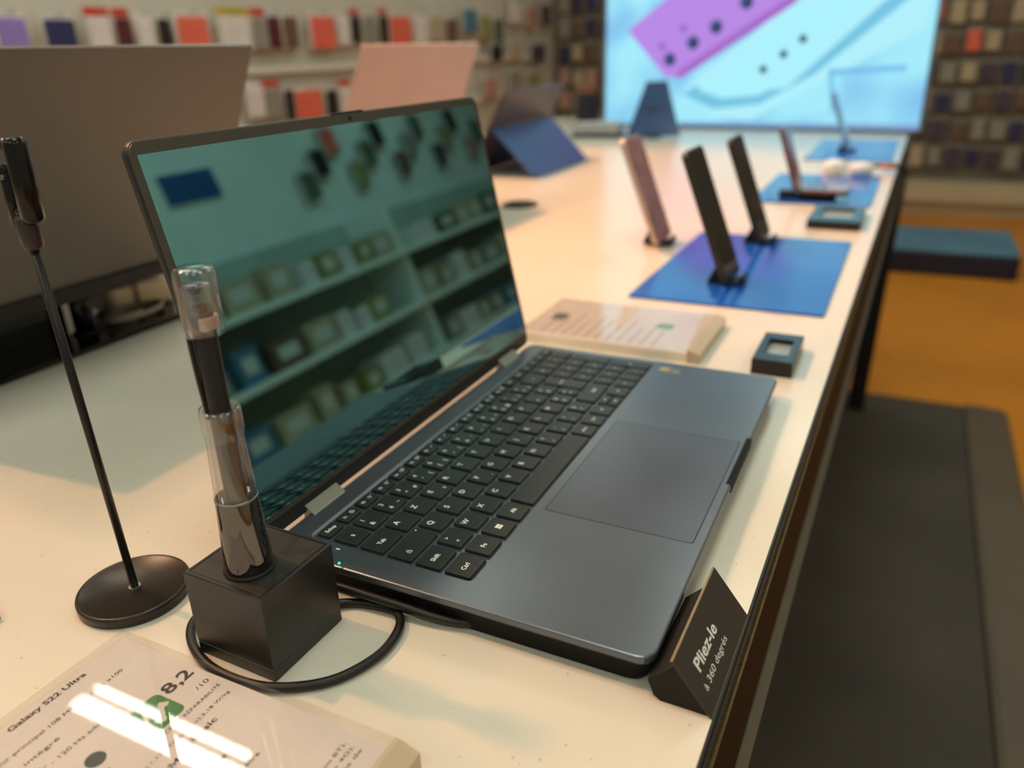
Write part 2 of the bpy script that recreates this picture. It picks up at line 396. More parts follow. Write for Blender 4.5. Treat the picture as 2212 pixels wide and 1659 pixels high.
for i in range(12):
    key(37.4 + 18.25 * i, 51.8 + 18.25 * i, y0, y1, [('F%d' % (i + 1), .24, .46, 2.1), ('*' + FI[i], .72, .5, 1)])
key(256.4, 270.2, y0, y1, [('Inser', .5, .5, 1.6)]); key(273.0, 287.0, y0, y1, [('Suppr', .5, .5, 1.6)])
NP = [['0', '.', None, None], ['1', '2', '3', None], ['4', '5', '6', '+'], ['7', '8', '9', None], ['Num', '/', '*', '-'], ['Fin', 'Pg', 'Pg', 'Orig']]
for r in range(6):
    for c in range(4):
        xa = 289.9 + 14.0 * c
        s = NP[r][c]
        if s is None: continue
        yb = ROW[r][1]
        if s == '+': yb = ROW[3][1]
        key(xa, xa + (25.8 if s == '0' and False else 11.9), ROW[r][0], yb, [(s, .5, .5, 2.2 if len(s) == 1 else 1.6)])
key(289.9 + 28, 289.9 + 39.9, ROW[0][0], ROW[0][1], [('=', .5, .5, 2.0)])
key(289.9 + 42, 289.9 + 53.9, ROW[0][0], ROW[1][1], [('Ent', .5, .5, 1.6)])
# stickers, led, icon
for i, xx in enumerate((0.3255, 0.3345)):
    p = on_z(1437 + 20 * i, 798 + 5 * i, H); obj('sticker', G().slab(p.x, p.y, .008, .010, H - .0001, H + .0001, .0008, .00004, 3).mesh('st'), mat('sticker_gold%d' % i, srgb(170, 160, 110) if i == 0 else srgb(120, 130, 120), .35, .3, .1, 300), lap)
p = on_x(731, 1218, 0.0)
obj('power_light', G().lathe([(.0007, -.0004), (.0007, .0003), (.0004, .0006)], 12).mesh('led'), m_led, lap, (0.0006, p.y, p.z), (0, -math.pi / 2, 0))
p = on_z(730, 1186, H); obj('port_mark', G().box(-.0006, .0006, -.0012, .0012, 0, .00006).mesh('pm'), m_legend, lap, (p.x, p.y, H))
# hinges
for hx0, hx1 in ((0.0352, 0.0664), (0.2915, 0.3228)):
    g = G().prism([(.2186, H - .0030), (.2186, H - .0001), (.2194, H + .0006), (.2252, H + .0050), (.2262, H + .0046), (.2270, H - .004)], hx0 + .0012, hx1)
    obj('hinge_cover', g.mesh('hc'), m_hinge, lap)
    obj('hinge_barrel', G().tube([(hx0 - .004, .2262, .0095), (hx1 + .004, .2262, .0095)], .0036, 14).mesh('hb'), m_under, lap)
# lid
TILT = 1.3617; HL = 0.2134; CHIN = .0087
m_lid = mat('lid_metal', srgb(58, 56, 57), 0.36, 0.5, 0.05, 12)
lid = obj('lid', G().slab(LW / 2, (HL - CHIN) / 2, LW, HL + CHIN, -.0052, -.0004, .008, .0012, 6).mesh('lid'), m_lid, lap, (0, .2260, .0270), (TILT, 0, 0))
obj('bezel', G().slab(LW / 2, HL / 2 - .0003, LW - .0016, HL - .0012, -.0006, .0003, .0072, .0003, 6).mesh('bz'), m_bezel, lid)
obj('screen', G().slab(LW / 2, (.0035 + HL - .0070) / 2, LW - .0105, HL - .0105, 0, .00036, .0008, .00003, 3).mesh('sc'), m_screen, lid)
obj('webcam_tab', G().slab(LW / 2, HL - .0004, .034, .0022, -.0048, .0002, .001, .0004, 4).mesh('wt'), m_black, lid)
obj('webcam', G().lathe([(.0016, 0), (.0016, .0003), (.001, .0004)], 14).mesh('wc'), m_blackgloss, lid, (LW / 2, HL - .0038, .0003))

# ------------------------------------------------------------------ clear sheet material (thin acrylic)
def clear_sheet(name, tint, f=1.45, rough=0.02):
    m = bpy.data.materials.new(name); m.use_nodes = True; nt = m.node_tree; nt.nodes.clear()
    out = nt.nodes.new('ShaderNodeOutputMaterial'); mx = nt.nodes.new('ShaderNodeMixShader')
    tr = nt.nodes.new('ShaderNodeBsdfTransparent'); gl = nt.nodes.new('ShaderNodeBsdfGlossy'); fr = nt.nodes.new('ShaderNodeFresnel')
    tr.inputs[0].default_value = (*tint, 1); gl.inputs['Roughness'].default_value = rough; fr.inputs['IOR'].default_value = f
    gm = nt.nodes.new('ShaderNodeNewGeometry'); mr = nt.nodes.new('ShaderNodeMapRange')
    mr.inputs[3].default_value = f; mr.inputs[4].default_value = 1.0 / f
    nt.links.new(gm.outputs['Backfacing'], mr.inputs[0]); nt.links.new(mr.outputs[0], fr.inputs['IOR'])
    nt.links.new(fr.outputs[0], mx.inputs[0]); nt.links.new(tr.outputs[0], mx.inputs[1]); nt.links.new(gl.outputs[0], mx.inputs[2])
    nt.links.new(mx.outputs[0], out.inputs[0]); return m
m_sheet = clear_sheet('acrylic_sheet', (0.95, 0.94, 0.94))
m_tubec = clear_sheet('acrylic_tube', (0.93, 0.91, 0.91), 2.0)
m_frost = mat('acrylic_edge', srgb(222, 204, 178), 0.25, 0, 0.05, 30, trans=0.35)

# ------------------------------------------------------------------ black cube pen stand with clear tube
cube = thing('pen_stand', 'black cube pen stand with a chrome and clear plastic tube on top', 'stand', (-0.0659, 0.1619, 0), -0.0255)
cw, cd, chh = 0.0490, 0.0490, 0.0477
g = G()
def sq(i, z): return [(i, i, z), (cw - i, i, z), (cw - i, cd - i, z), (i, cd - i, z)]
g.loft([sq(.0004, 0), sq(0, .0004), sq(0, .0066), sq(.00025, .0068), sq(.00025, .0071), sq(0, .0073), sq(0, chh - .0006), sq(.0006, chh), sq(.0019, chh), sq(.0021, chh - .0008)])
obj('body', g.mesh('cube'), mat('satin_black', srgb(34, 31, 29), 0.30, 0, 0.10, 60, spec=0.6), cube)
obj('top_plate', G().box(.0023, cw - .0023, .0023, cd - .0023, chh - .002, chh - .0001).mesh('tp'), mat('worn_black', srgb(40, 37, 31), 0.48, 0, 0.35, 260, rvar=.1), cube)
TX, TY = 0.0170, 0.0228
obj('socket_ring', G().lathe([(.0122, 0), (.0122, .0012), (.0116, .0020)], 40, (TX, TY, chh - .0003)).mesh('sr'), m_black, cube)
obj('chrome_sleeve', G().lathe([(.0114, 0), (.0113, .004), (.0096, .0385), (.0095, .0390), (.0088, .0390), (.0088, .002)], 48, (TX, TY, chh), cap=False).mesh('cs', True), m_chrome, cube)
ct = obj('clear_tube', G().lathe([(.0095, .0390), (.0083, .0690), (.0080, .0700), (.0088, .0712), (.0090, .0730), (.0090, .0815), (.0086, .0838), (.0072, .0838), (.0068, .0820), (.0068, .0690), (.0078, .0395)], 48, (TX, TY, chh), cap=False).mesh('ct', True), m_tubec, cube)
obj('seam_ring', G().lathe([(.0093, .0386), (.0098, .0388), (.0098, .0394), (.0093, .0396)], 48, (TX, TY, chh), cap=False).mesh('sm', True), m_hinge, cube)
# stylus
cr = Matrix.Rotation(-0.0255, 3, 'Z') @ Vector((TX, TY, 0)); PX, PY = -0.0659 + cr.x, 0.1619 + cr.y
pen = thing('stylus', 'slim black stylus with a clear plastic cap standing in the pen stand tube', 'stylus', (PX, PY, 0.052))
obj('barrel', G().lathe([(.0012, 0), (.0030, .012), (.0049, .030), (.0049, .1215), (.0044, .1225), (.0030, .1225), (.0030, .1262), (.0022, .1268)], 32).mesh('pb', True), mat('stylus_black', srgb(24, 21, 19), 0.32, 0, 0.08, 80), pen)
obj('cap', G().lathe([(.0052, .1135), (.0082, .1135), (.0087, .1145), (.0087, .1390), (.0083, .1412), (.0070, .1420), (.0002, .1420)], 44, cap=False).mesh('cp', True), m_tubec, pen)
obj('cap_liner', G().lathe([(.0064, .1150), (.0062, .1345), (.0055, .1352), (.0002, .1352)], 32, cap=False).mesh('cl', True), m_tubec, pen)
obj('cap_insert', G().slab(0.0006, -.0008, .0098, .0092, .1155, .1212, .003, .0005).mesh('ci'), mat('cap_insert_pale', srgb(206, 190, 180), 0.2, 0, 0.1, 200), pen)
obj('cap_pin', G().slab(-.0008, 0.0005, .0042, .0040, .1305, .1350, .001, .0004).mesh('pn'), m_black, pen)
obj('tether', G().tube(smooth_path([(-.0050, .0044, .1135), (-.0048, .0038, .095), (-.0042, .0028, .075)], 6), [.0011] * 13, 8).mesh('th', True), m_black, pen)

# ------------------------------------------------------------------ cables
m_cable = mat('cable_rubber', srgb(24, 21, 20), 0.42, 0, 0.08, 60)
P = [(-.0165, .2080, .006), (-.030, .226, .004), (-.0430, .2300, .0030), (-.0560, .2262, .0027), (-.0672, .2115, .0027), (-.0735, .1912, .0027), (-.0727, .1658, .0027), (-.0645, .1468, .0027), (-.0517, .1334, .0027),
     (-.0317, .1258, .0027), (-.0135, .1275, .0027), (-.0035, .1345, .0027), (-.0022, .1450, .0027), (-.0060, .1620, .0027), (-.0166, .1760, .004)]
tether = thing('tether_cable', 'thin black security cable looped on the table around the black cube', 'cable', (0, 0, 0))
obj('cord', G().tube(smooth_path(P, 8), .0024, 12).mesh('cord', True), m_cable, tether)
pc = thing('charging_cable', 'black cable with a moulded plug running beside the laptop keyboard edge', 'cable', (0, 0, 0))
P = [(-.0070, .1840, .0105), (-.0050, .1700, .0100), (-.0038, .1520, .0088), (-.0022, .1320, .0072), (-.0006, .1130, .0052), (.0030, .0990, .0040), (.0085, .0900, .0036)]
obj('cord', G().tube(smooth_path(P, 8), .0024, 12).mesh('cord', True), m_cable, pc)
obj('plug', G().tube([(-.0105, .2000, .0110), (-.0085, .1905, .0108), (-.0078, .1870, .0107), (-.0077, .1866, .0107), (-.0070, .1838, .0105)], [.0032, .0034, .0034, .0028, .0026], 14).mesh('plug', True), m_black, pc)

# ------------------------------------------------------------------ upright holder with disc foot
st = thing('display_holder', 'slim black metal holder with round disc foot and clamp beside the black cube', 'stand', (-0.0462, 0.2790, 0))
m_holder = mat('holder_black', srgb(46, 41, 37), 0.30, 0.2, 0.12, 90, rvar=.015)
obj('disc_foot', G().lathe([(.0282, 0), (.0290, .0006), (.0293, .0050), (.0288, .0062), (.0276, .0064), (.0270, .0060), (0.0001, .0060)], 72).mesh('df', True), m_holder, st)
ax = Vector((-0.0072, -0.0034, 0.194)); n_ax = ax.normalized()
foot = Vector((-0.0006, -0.0018, .0058))
def along(z): return foot + ax * (z / 0.194)
obj('rod', G().tube([foot, along(.198)], .0021, 14).mesh('rod', True), mat('rod_black', srgb(30, 25, 23), 0.35, 0.3, .1, 100), st)
obj('rod_washer', G().tube([foot, foot + n_ax * .0012], .0032, 16).mesh('rw'), m_hinge, st)
obj('collar', G().tube([along(.190), along(.192), along(.203), along(.205)], [.0040, .0046, .0046, .0036], 18).mesh('cl', True), mat('collar_grey', srgb(58, 52, 50), 0.32, 0.5, .08, 100), st)
m_jaw = mat('jaw_gloss', srgb(40, 37, 36), 0.10, 0.8, .05, 60)
c0 = along(.205)
jaw = obj('clamp_jaw', G().tube([c0 + Vector((0, -.0050, -.003)), c0 + Vector((0, -.0056, -.001)), c0 + Vector((0, -.0062, .030)), c0 + Vector((0, -.0062, .0325))], [.0036, .0048, .0048, .0036], 24).mesh('jw', True), m_jaw, st)
obj('clamp_bar', G().tube([c0 + Vector((0, .0048, -.006)), c0 + Vector((0, .0046, -.004)), c0 + Vector((0, .0040, .020)), c0 + Vector((0, .0040, .0215))], [.0024, .0034, .0034, .0026], 18).mesh('cb', True), m_jaw, st)
obj('cross_bar', G().tube([c0 + Vector((0, -.0075, .0300)), c0 + Vector((0, .012, .0290))], .0026, 14).mesh('xb', True), m_jaw, st)
obj('lower_link', G().tube([c0 + Vector((0, -.006, .002)), c0 + Vector((0, .006, .001))], .0030, 14).mesh('ll', True), m_jaw, st)
obj('thumb_knob', G().tube([c0 + Vector((-.004, .0075, .0165)), c0 + Vector((.004, .0075, .0165))], .0032, 16).mesh('tk', True), m_chrome, st)
obj('pivot_pin', G().lathe([(.0004, -.0010), (.0010, -.0006), (.0010, .0006), (.0004, .0010)], 12).mesh('pp', True), m_chrome, st, tuple(c0 + Vector((-.004, .0012, .0165))))

# corner of a second plain cube at the edge of the picture
c2 = thing('cube_block', 'plain black cube block on the table beside the round disc foot', 'block', (-0.1395, 0.3290, 0))
obj('body', G().loft([sq(.0004, 0), sq(0, .0004), sq(0, .0062), sq(.0006, .0068), sq(.0019, .0068), sq(.0021, .0060)]).mesh('c2'), m_black, c2)
obj('top_plate', G().box(.0023, cw - .0023, .0023, cd - .0023, .004, .0066).mesh('c2t'), MATS['worn_black'], c2)

# ------------------------------------------------------------------ tent sign "Pliez-le à 360 degrés"
sg = thing('wedge_sign', 'small black wedge sign with white words at the table edge', 'sign', (-0.004, -0.0005, 0), -0.018)
SA = math.atan2(.0245, .0190)
obj('wedge_body', G().prism([(-.0262, .0002), (-.0046, 0.0), (-.0013, .0022), (.0016, .0098), (-.0104, .0212), (-.0112, .0208)], .0012, .0650).mesh('wb'), mat('sign_black', srgb(22, 20, 19), 0.5, 0, 0.06, 90, spec=.3), sg)
obj('back_flange', G().prism([(.0018, .0100), (-.0098, .0222), (-.0106, .0222), (.0006, .0100)], .0014, .0640).mesh('bf'), mat('sign_flange', srgb(44, 39, 36), .45, 0, .06, 90), sg)
pl = obj('face_plate', G().slab(.0375, .0155, .075, .0310, -.0010, 0, .0006, .0002, 3).mesh('fp'), mat('sign_face', srgb(56, 50, 47), 0.40, 0, 0.05, 120), sg, (0, -.0280, 0.0006), (SA, 0, 0))
obj('plate_edge', G().box(.0004, .0746, .0306, .0312, -.0011, .0001).mesh('pe'), mat('edge_pale', srgb(170, 150, 125), 0.4, 0.2, .1, 200), pl)
obj('plate_foot', G().box(.0004, .0746, -.0004, .0003, -.0009, .0001).mesh('pf'), mat('edge_olive', srgb(120, 118, 96), 0.3, 0.4, .1, 200), pl)
m_sw = mat('sign_white', srgb(232, 230, 226), 0.5, 0, 0)
text('lettering', 'Pliez-le', .0062, m_sw, pl, (.0125, .0148, .00006), width=.0315, bold=True)
text('lettering', 'à 360 degrés', .0037, m_sw, pl, (.0090, .0072, .00006), width=.0375)

# ------------------------------------------------------------------ acrylic price plinths
m_core = mat('plinth_core', srgb(232, 224, 208), 0.45, 0, 0.03, 30)
def plinth(label, x0, x1, y0, y1, z=0.0125):
    t = thing('price_plinth', label, 'price tag', ((x0 + x1) / 2, (y0 + y1) / 2, 0)); hx, hy = (x1 - x0) / 2, (y1 - y0) / 2
    obj('paper_insert', G().box(-hx + .002, hx - .002, -hy + .013, hy - .002, .0078, .0085).mesh('pi'), m_paper, t)
    g = G(); g.box(-hx + .001, hx - .001, -hy + .012, hy - .001, 0.0, .0078); obj('block', g.mesh('bk'), m_core, t)
    g = G(); g.slab(0, .0055, 2 * hx, 2 * hy - .011, .0090, z, .0006, .0004, 3); obj('cover', g.mesh('cv'), m_sheet, t)
    g = G().prism([(-hy, 0), (-hy + .0115, 0), (-hy + .0115, z), (-hy + .0095, z), (-hy, z - .0035)], -hx, hx); obj('front_bevel', g.mesh('fb'), m_frost, t)
    return t
pa = plinth('clear acrylic price plinth with dark printing and a green logo beside the black cube', -0.198, -0.0785, 0.0735, 0.2465)
AX, AY = (-0.198 - 0.0785) / 2, (0.0735 + 0.2465) / 2
ZP = .00862
def pt(s, a, b, h, m=m_ink, bold=False):
    A, B = on_z(*a, .0095), on_z(*b, .0095)
    text('printing', s, h, m, pa, (A.x - AX, (A.y + B.y) / 2 - AY, ZP), (0, 0, 0), width=B.x - A.x, bold=bold)
def ptx(s, x0, x1, y, h, m=m_ink, bold=False): text('printing', s, h, m, pa, (x0 - AX, y - AY, ZP), (0, 0, 0), width=x1 - x0, bold=bold)
pt('Galaxy S22 Ultra', (17, 1577), (190, 1455), .0031, bold=True)
ptx('Capteur principal 108 MP & Zoom x100', -.1645, -.0955, .2262, .0023)
ptx('S Pen intégré', -.1645, -.1350, .2168, .0023)
ptx('Écran 6,8" - 120 Hz adaptatif', -.1645, -.1130, .2075, .0023)
g = G(); e = on_z(205, 1637, .0095); g.lathe([(.0042, 0), (.0001, .00003)], 24)
obj('colour_swatch', g.mesh('sw'), mat('swatch_green', srgb(70, 88, 92), .5, 0, 0), pa, (e.x - AX, e.y - AY, ZP))
e2 = on_z(222, 1656, .0095); text('printing', 'Vert', .0022, m_ink, pa, (e2.x - AX - .004, e2.y - AY - .003, ZP))
text('printing', 'Noir', .0022, m_ink, pa, (e2.x - AX - .022, e2.y - AY - .003, ZP))
gl = Vector((-.1095, .1905))
m_green = mat('logo_green', srgb(70, 140, 80), .5, 0, 0.02)
obj('repair_logo', G().slab(0, 0, .0195, .0195, 0, .00006, .003, .00002, 4).mesh('rl'), m_green, pa, (gl.x - AX, gl.y - AY, ZP))
g = G()
for q in ((-.0028, .0012), (.0030, -.0022)):
    pts = smooth_path([(q[0] - .0045, q[1] - .0035, 0), (q[0] - .001, q[1] - .0012, 0), (q[0] + .0012, q[1] + .002, 0), (q[0] + .0045, q[1] + .0042, 0)], 5)
    V = []; F = []
    for i, p in enumerate(pts):
        wd = .0011 + (.0011 if i < 4 or i > len(pts) - 5 else 0); V += [(p.x - wd * .6, p.y + wd * .8, 0), (p.x + wd * .6, p.y - wd * .8, 0)]
    F = [(2 * i, 2 * i + 1, 2 * i + 3, 2 * i + 2) for i in range(len(pts) - 1)]
    g.add(V, F)
obj('wrench_mark', g.mesh('wm'), mat('logo_white', srgb(226, 226, 214), .5, 0, 0), pa, (gl.x - AX, gl.y - AY, ZP + .00008))
pt('8,2', (363, 1497), (420, 1450), .0070, bold=True)
ptx('/10', -.0905, -.0835, .1838, .0028)
ptx('INDICE DE RÉPARABILITÉ', -.1215, -.0835, .1770, .0020)
ptx('DAS : 0,95 W/kg(tête),1,17 W/kg(tronc),3,18 W/kg', -.1640, -.0850, .1700, .0019)
ptx('Galaxy Watch4', -.1500, -.1215, .1610, .0030, bold=True)
pt('Classic', (395, 1614), (475, 1552), .0030, bold=True)
ptx('(Lunette rotative)', -.1480, -.1130, .1530, .0020)
ptx('Montre connectée', -.1480, -.1120, .1450, .0030, bold=True)
ptx('Suivi de votre bien-être', -.1500, -.1055, .1335, .0022)
ptx('DAS : 0,09 W/kg (42 mm BT),', -.1450, -.0868, .1040, .0018)
ptx('0,08 W/kg (46mm 4G),', -.1350, -.0868, .1000, .0018)
ptx('garantie légale de', -.1270, -.0868, .0960, .0018)

pb = plinth('clear acrylic price plinth lying behind the laptop next to the small black tile', 0.404, 0.518, 0.076, 0.258)
m_ink2 = mat('faint_ink', srgb(176, 158, 130), .6, 0, 0)
for i in range(11):
    w = random.uniform(.045, .09); obj('printing', G().box(-.048, -.048 + w, -.0008, .0008, 0, .00003).mesh('ln'), m_ink2, pb, (0, .072 - i * .0115, ZP))
obj('repair_logo', G().slab(0, 0, .016, .016, 0, .00006, .002, .00002, 3).mesh('rl2'), mat('logo_green2', srgb(120, 160, 110), .5, 0, 0), pb, (.012, -.040, ZP))
obj('device_picture', G().slab(0, 0, .022, .016, 0, .00006, .002, .00002, 3).mesh('dp'), mat('pic_grey', srgb(120, 125, 122), .5, 0, 0), pb, (.005, .072, ZP))

# ------------------------------------------------------------------ black tiles on the table
m_tile = mat('tile_black', srgb(22, 22, 26), 0.22, 0, 0.08, 60)
def tile(label, x0, x1, y0, y1, h):
    t = thing('display_tile', label, 'tile', ((x0 + x1) / 2, (y0 + y1) / 2, 0)); hx, hy = (x1 - x0) / 2, (y1 - y0) / 2
    ix, iy = hx * .54, hy * .62
    g = G(); rr = lambda a, b, z: [(-a, -b, z), (a, -b, z), (a, b, z), (-a, b, z)]
    g.loft([rr(hx, hy, 0), rr(hx, hy, h - .0006), rr(hx - .0006, hy - .0006, h), rr(ix, iy, h), rr(ix, iy, h - .005)])
    obj('body', g.mesh('bd'), m_tile, t)
    obj('window', G().box(-ix + .0003, ix - .0003, -iy + .0003, iy - .0003, h - .006, h - .0046).mesh('wd'), mat('tile_window', srgb(140, 150, 150), 0.2, 0, 0.05, 60), t)
tile('small black tile with a sunken grey window by the far laptop corner', .4003, .4758, -.0055, .0295, .0145)
tile('flat black tile with a sunken window between two blue mats', 1.03, 1.17, -.018, .060, .014)
g2 = thing('cable_grommet', 'dark round cable grommet set in the white table top', 'grommet', (1.08, .578, 0))
obj('ring', G().lathe([(.034, 0), (.034, .003), (.030, .005), (.024, .005), (.023, .002)], 32, cap=False).mesh('gr', True), m_black, g2)
obj('cap', G().lathe([(.024, 0), (.024, .0035), (.020, .004)], 32).mesh('gc', True), m_bronze, g2)

# ------------------------------------------------------------------ blue mats and phones
m_blue = mat('blue_mat', srgb(28, 88, 190), 0.10, 0, 0.10, 6, spec=0.5)
def bmat(label, x0, x1, y0, y1):
    o = thing('blue_mat', label, 'mat', ((x0 + x1) / 2, (y0 + y1) / 2, 0)); hx, hy = (x1 - x0) / 2, (y1 - y0) / 2
    obj('sheet', G().slab(0, 0, 2 * hx, 2 * hy, 0, .0028, .003, .0006, 4).mesh('bm'), m_blue, o)
    return o
bmat('glossy blue mat under the two black phones', .583, .945, -.013, .203)
bmat('glossy blue mat under the burgundy folding phone', 1.235, 1.585, -.022, .183)
bmat('glossy blue mat under the pale blue phone in front of the large screen', 1.83, 2.28, -.035, .165)

LEAN = math.radians(21)
def phone(label, x0, y, col_front, col_body, hgt=.160, w=.0755, rough=0.12):
    t = thing('smartphone', label, 'phone', (x0 + w / 2, y, .003), 0, None)
    fr = mat('ph_body_' + '%d%d%d' % tuple(int(c * 99) for c in col_body), col_body, 0.3, 0.4, 0.08, 60)
    gl = mat('ph_glass_' + '%d%d%d' % tuple(int(c * 99) for c in col_front), col_front, rough, 0, 0.25, 40)
    b = obj('body', G().slab(0, hgt / 2, w, hgt, -.0040, .0040, .009, .0012, 5).mesh('pb'), fr, t, (0, 0, .004), (math.pi / 2 - LEAN, 0, 0))
    # local y = up along the phone, local z = facing -y / the customer
    obj('screen', G().slab(0, hgt / 2, w - .004, hgt - .004, .0038, .0043, .008, .0002, 5).mesh('ps'), gl, b)
    for q in range(3): obj('lens', G().lathe([(.005, -.0050), (.005, -.0038)], 14).mesh('ln'), m_blackgloss, b, (w / 2 - .012, hgt - .016 - .016 * q, 0))
    sd = obj('stand_foot', G().prism([(-.016, 0), (.026, 0), (.026, .003), (.018, .020), (.014, .020), (.012, .004), (-.011, .004), (-.011, .010), (-.016, .010)], -.014, .014).mesh('sf'), m_black, t)
    return t
# body rotation: local +y (up) must lean towards +y world
for a in (phone('black phone leaning on its stand on the front part of a blue mat', .640, .103, srgb(42, 40, 36), srgb(60, 54, 46), .162),
          phone('black phone leaning on its stand on the rear part of a blue mat', .868, .103, srgb(40, 38, 36), srgb(58, 50, 44), .152),
          phone('mauve phone leaning on its stand left of the blue mat', .815, .238, srgb(176, 128, 130), srgb(190, 168, 156), .155),
          phone('pale blue phone leaning in front of the large cyan screen', 1.965, .075, srgb(96, 132, 190), srgb(130, 160, 205), .150)):
    pass
# burgundy folding phone, bent open
fl = thing('folding_phone', 'burgundy folding phone half open on a blue mat', 'phone', (1.29, .10, .0028))
m_burg = mat('burgundy', srgb(98, 52, 46), 0.25, 0.3, 0.15, 40)
lo = obj('lower_half', G().slab(.0, -.040, .075, .085, 0.012, .0200, .008, .0015, 5).mesh('lh'), m_burg, fl)
obj('lower_screen', G().slab(.0, -.040, .070, .080, .0198, .0204, .007, .0002, 5).mesh('ls'), mat('fold_glass', srgb(150, 110, 105), .1, 0, .2, 30), lo)
up = obj('upper_half', G().slab(.0, .058, .075, .118, -.004, .004, .008, .0015, 5).mesh('uh'), m_burg, fl, (0, .006, .014), (math.pi / 2 - .33, 0, 0))
obj('upper_screen', G().slab(.0, .058, .070, .112, .0038, .0043, .007, .0002, 5).mesh('us'), MATS['fold_glass'], up)
obj('hinge', G().tube([(-.037, .004, .016), (.037, .004, .016)], .006, 14).mesh('hg', True), m_chrome, fl)
obj('stand_foot', G().slab(0, -.01, .03, .10, 0, .0125, .004, .001).mesh('sf'), m_black, fl)
# pale round earbud cases behind it
m_bud = mat('earbud_white', srgb(228, 236, 236), .2, 0, .03, 40)
for i, (x, y, lab) in enumerate(((1.63, .075, 'white rounded earbud case behind the folding phone, near its hinge'), (1.60, .020, 'white rounded earbud case behind the folding phone, near the table edge'))):
    t = thing('earbud_case', lab, 'earbud case', (x, y, 0), .2 * i)
    obj('shell', G().lathe([(.012, 0), (.022, .003), (.026, .010), (.026, .0135)], 32).mesh('e1', True), m_bud, t)
    obj('lid', G().lathe([(.026, .0145), (.0255, .019), (.021, .026), (.010, .029), (.0005, .0295)], 32).mesh('e2', True), m_bud, t)
wt = thing('copper_watch', 'copper coloured watch with dark strap near the table edge', 'watch', (1.66, -.030, 0), .1)
obj('case', G().lathe([(.018, .010), (.020, .012), (.020, .019), (.017, .021)], 28).mesh('wc', True), mat('copper', srgb(190, 120, 86), .25, .8, .05, 60), wt)
obj('strap', G().tube(smooth_path([(.0, -.030, .003), (0, -.032, .010), (0, -.016, .015), (0, .016, .015), (0, .032, .010), (0, .030, .003)], 5), .004, 8).mesh('ws', True), m_black, wt)

# ------------------------------------------------------------------ laptops facing the far side, seen from behind
def back_laptop(label, x0, dy, col, w=.370, lab2=None):
    m_l = mat('lid_' + label[:8], col, 0.42, 0.25, 0.10, 7, rvar=.05)
    t = thing('laptop', label, 'laptop', (x0 + w / 2, .66 + dy, .006))
    tl = math.atan2(.2796 - .0800, -(.63 - .54)); L = math.hypot(.2, .09) + .006
    # lid local y runs from the hinge up, leaning towards -y
    l = obj('lid', G().slab(0, L / 2, w, L, -.0035, .0025, .003, .0010, 4).mesh('bl'), m_l, t, (0, -.03 + .001, .072), (math.pi - (math.pi - tl), 0, 0))
    obj('screen', G().slab(0, L / 2, w - .012, L - .016, -.0042, -.0034, .002, .0003, 4).mesh('bs'), m_blackgloss, l)
    obj('base', G().slab(0, .090, w, .250, .056, .070, .008, .002, 5).mesh('bb'), m_black, t)
    obj('hinge', G().tube([(-w / 2 + .03, -.022, .0685), (w / 2 - .03, -.022, .0685)], .0055, 14).mesh('bh', True), m_under, t)
    k = G()
    for r in range(5):
        for c in range(13): k.slab(-.15 + c * .025, .07 + r * .022, .021, .018, .0695, .0708, .002, .0003, 2)
    kk = obj('keyboard', k.mesh('kb'), m_key, t); kk['kind'] = 'stuff'
    s = thing('laptop_riser', lab2, 'stand', (x0 + w / 2, .65 + dy, 0))
    q = thing('glossy_plate', lab2.replace('riser with round posts', 'base plate'), 'plate', (x0 + w / 2, .65 + dy, 0))
    obj('plate', G().slab(0, .14, w + .16, .28, 0, .006, .004, .0008, 4).mesh('pl'), m_blackgloss, q)
    for px_, r in ((-w / 2 + .03, .011), (.045, .011)):
        obj('post', G().lathe([(r * 1.3, .0055), (r * 1.3, .008), (r, .009), (r, .060), (r * 1.2, .0625)], 20).mesh('po', True), m_jaw, s, (px_, .045, 0))
    obj('back_block', G().slab(-.07, .09, .22, .05, .0055, .0622, .004, .001).mesh('bk'), m_blackgloss, s)
    return t
back_laptop('brown grey laptop lid seen from behind, raised on a glossy black riser', .012, 0, srgb(100, 93, 87), .373, 'glossy black riser with round posts under the brown grey laptop')
back_laptop('rose coloured laptop lid seen from behind, raised beyond the open laptop', .740, .12, srgb(184, 154, 150), .352, 'glossy black riser with round posts under the rose laptop')
# pale adapter and coiled lead under the brown laptop
ad = thing('power_adapter', 'cream power adapter block lying on a glossy black plate', 'adapter', (.335, .730, .0062), -.2)
m_cream = mat('cream_plastic', srgb(244, 226, 190), 0.4, 0, 0.04, 30)
obj('block', G().slab(0, 0, .075, .050, 0, .030, .007, .003, 5).mesh('ab'), m_cream, ad)
obj('plug_face', G().slab(-.0395, 0, .006, .034, .004, .026, .003, .001, 4).mesh('af'), mat('grey_plastic', srgb(150, 140, 126), .4, 0, .05), ad)
obj('strap', G().box(-.012, -.004, -.0253, .0253, .0002, .0304).mesh('as'), mat('tan_strap', srgb(150, 132, 108), .5, 0, .05), ad)
cl = thing('coiled_lead', 'grey lead coiled on a glossy black plate beside the adapter', 'cable', (.305, .690, .006))
P = [(.035 * math.cos(a) * (1 + .06 * math.sin(3 * a)), .016 * math.sin(a), .003 + .0022 * (a / 6.283)) for a in [i * .35 for i in range(50)]]
obj('cord', G().tube(P, .0022, 8).mesh('cc', True), mat('grey_lead', srgb(150, 138, 118), .5, 0, .05), cl)

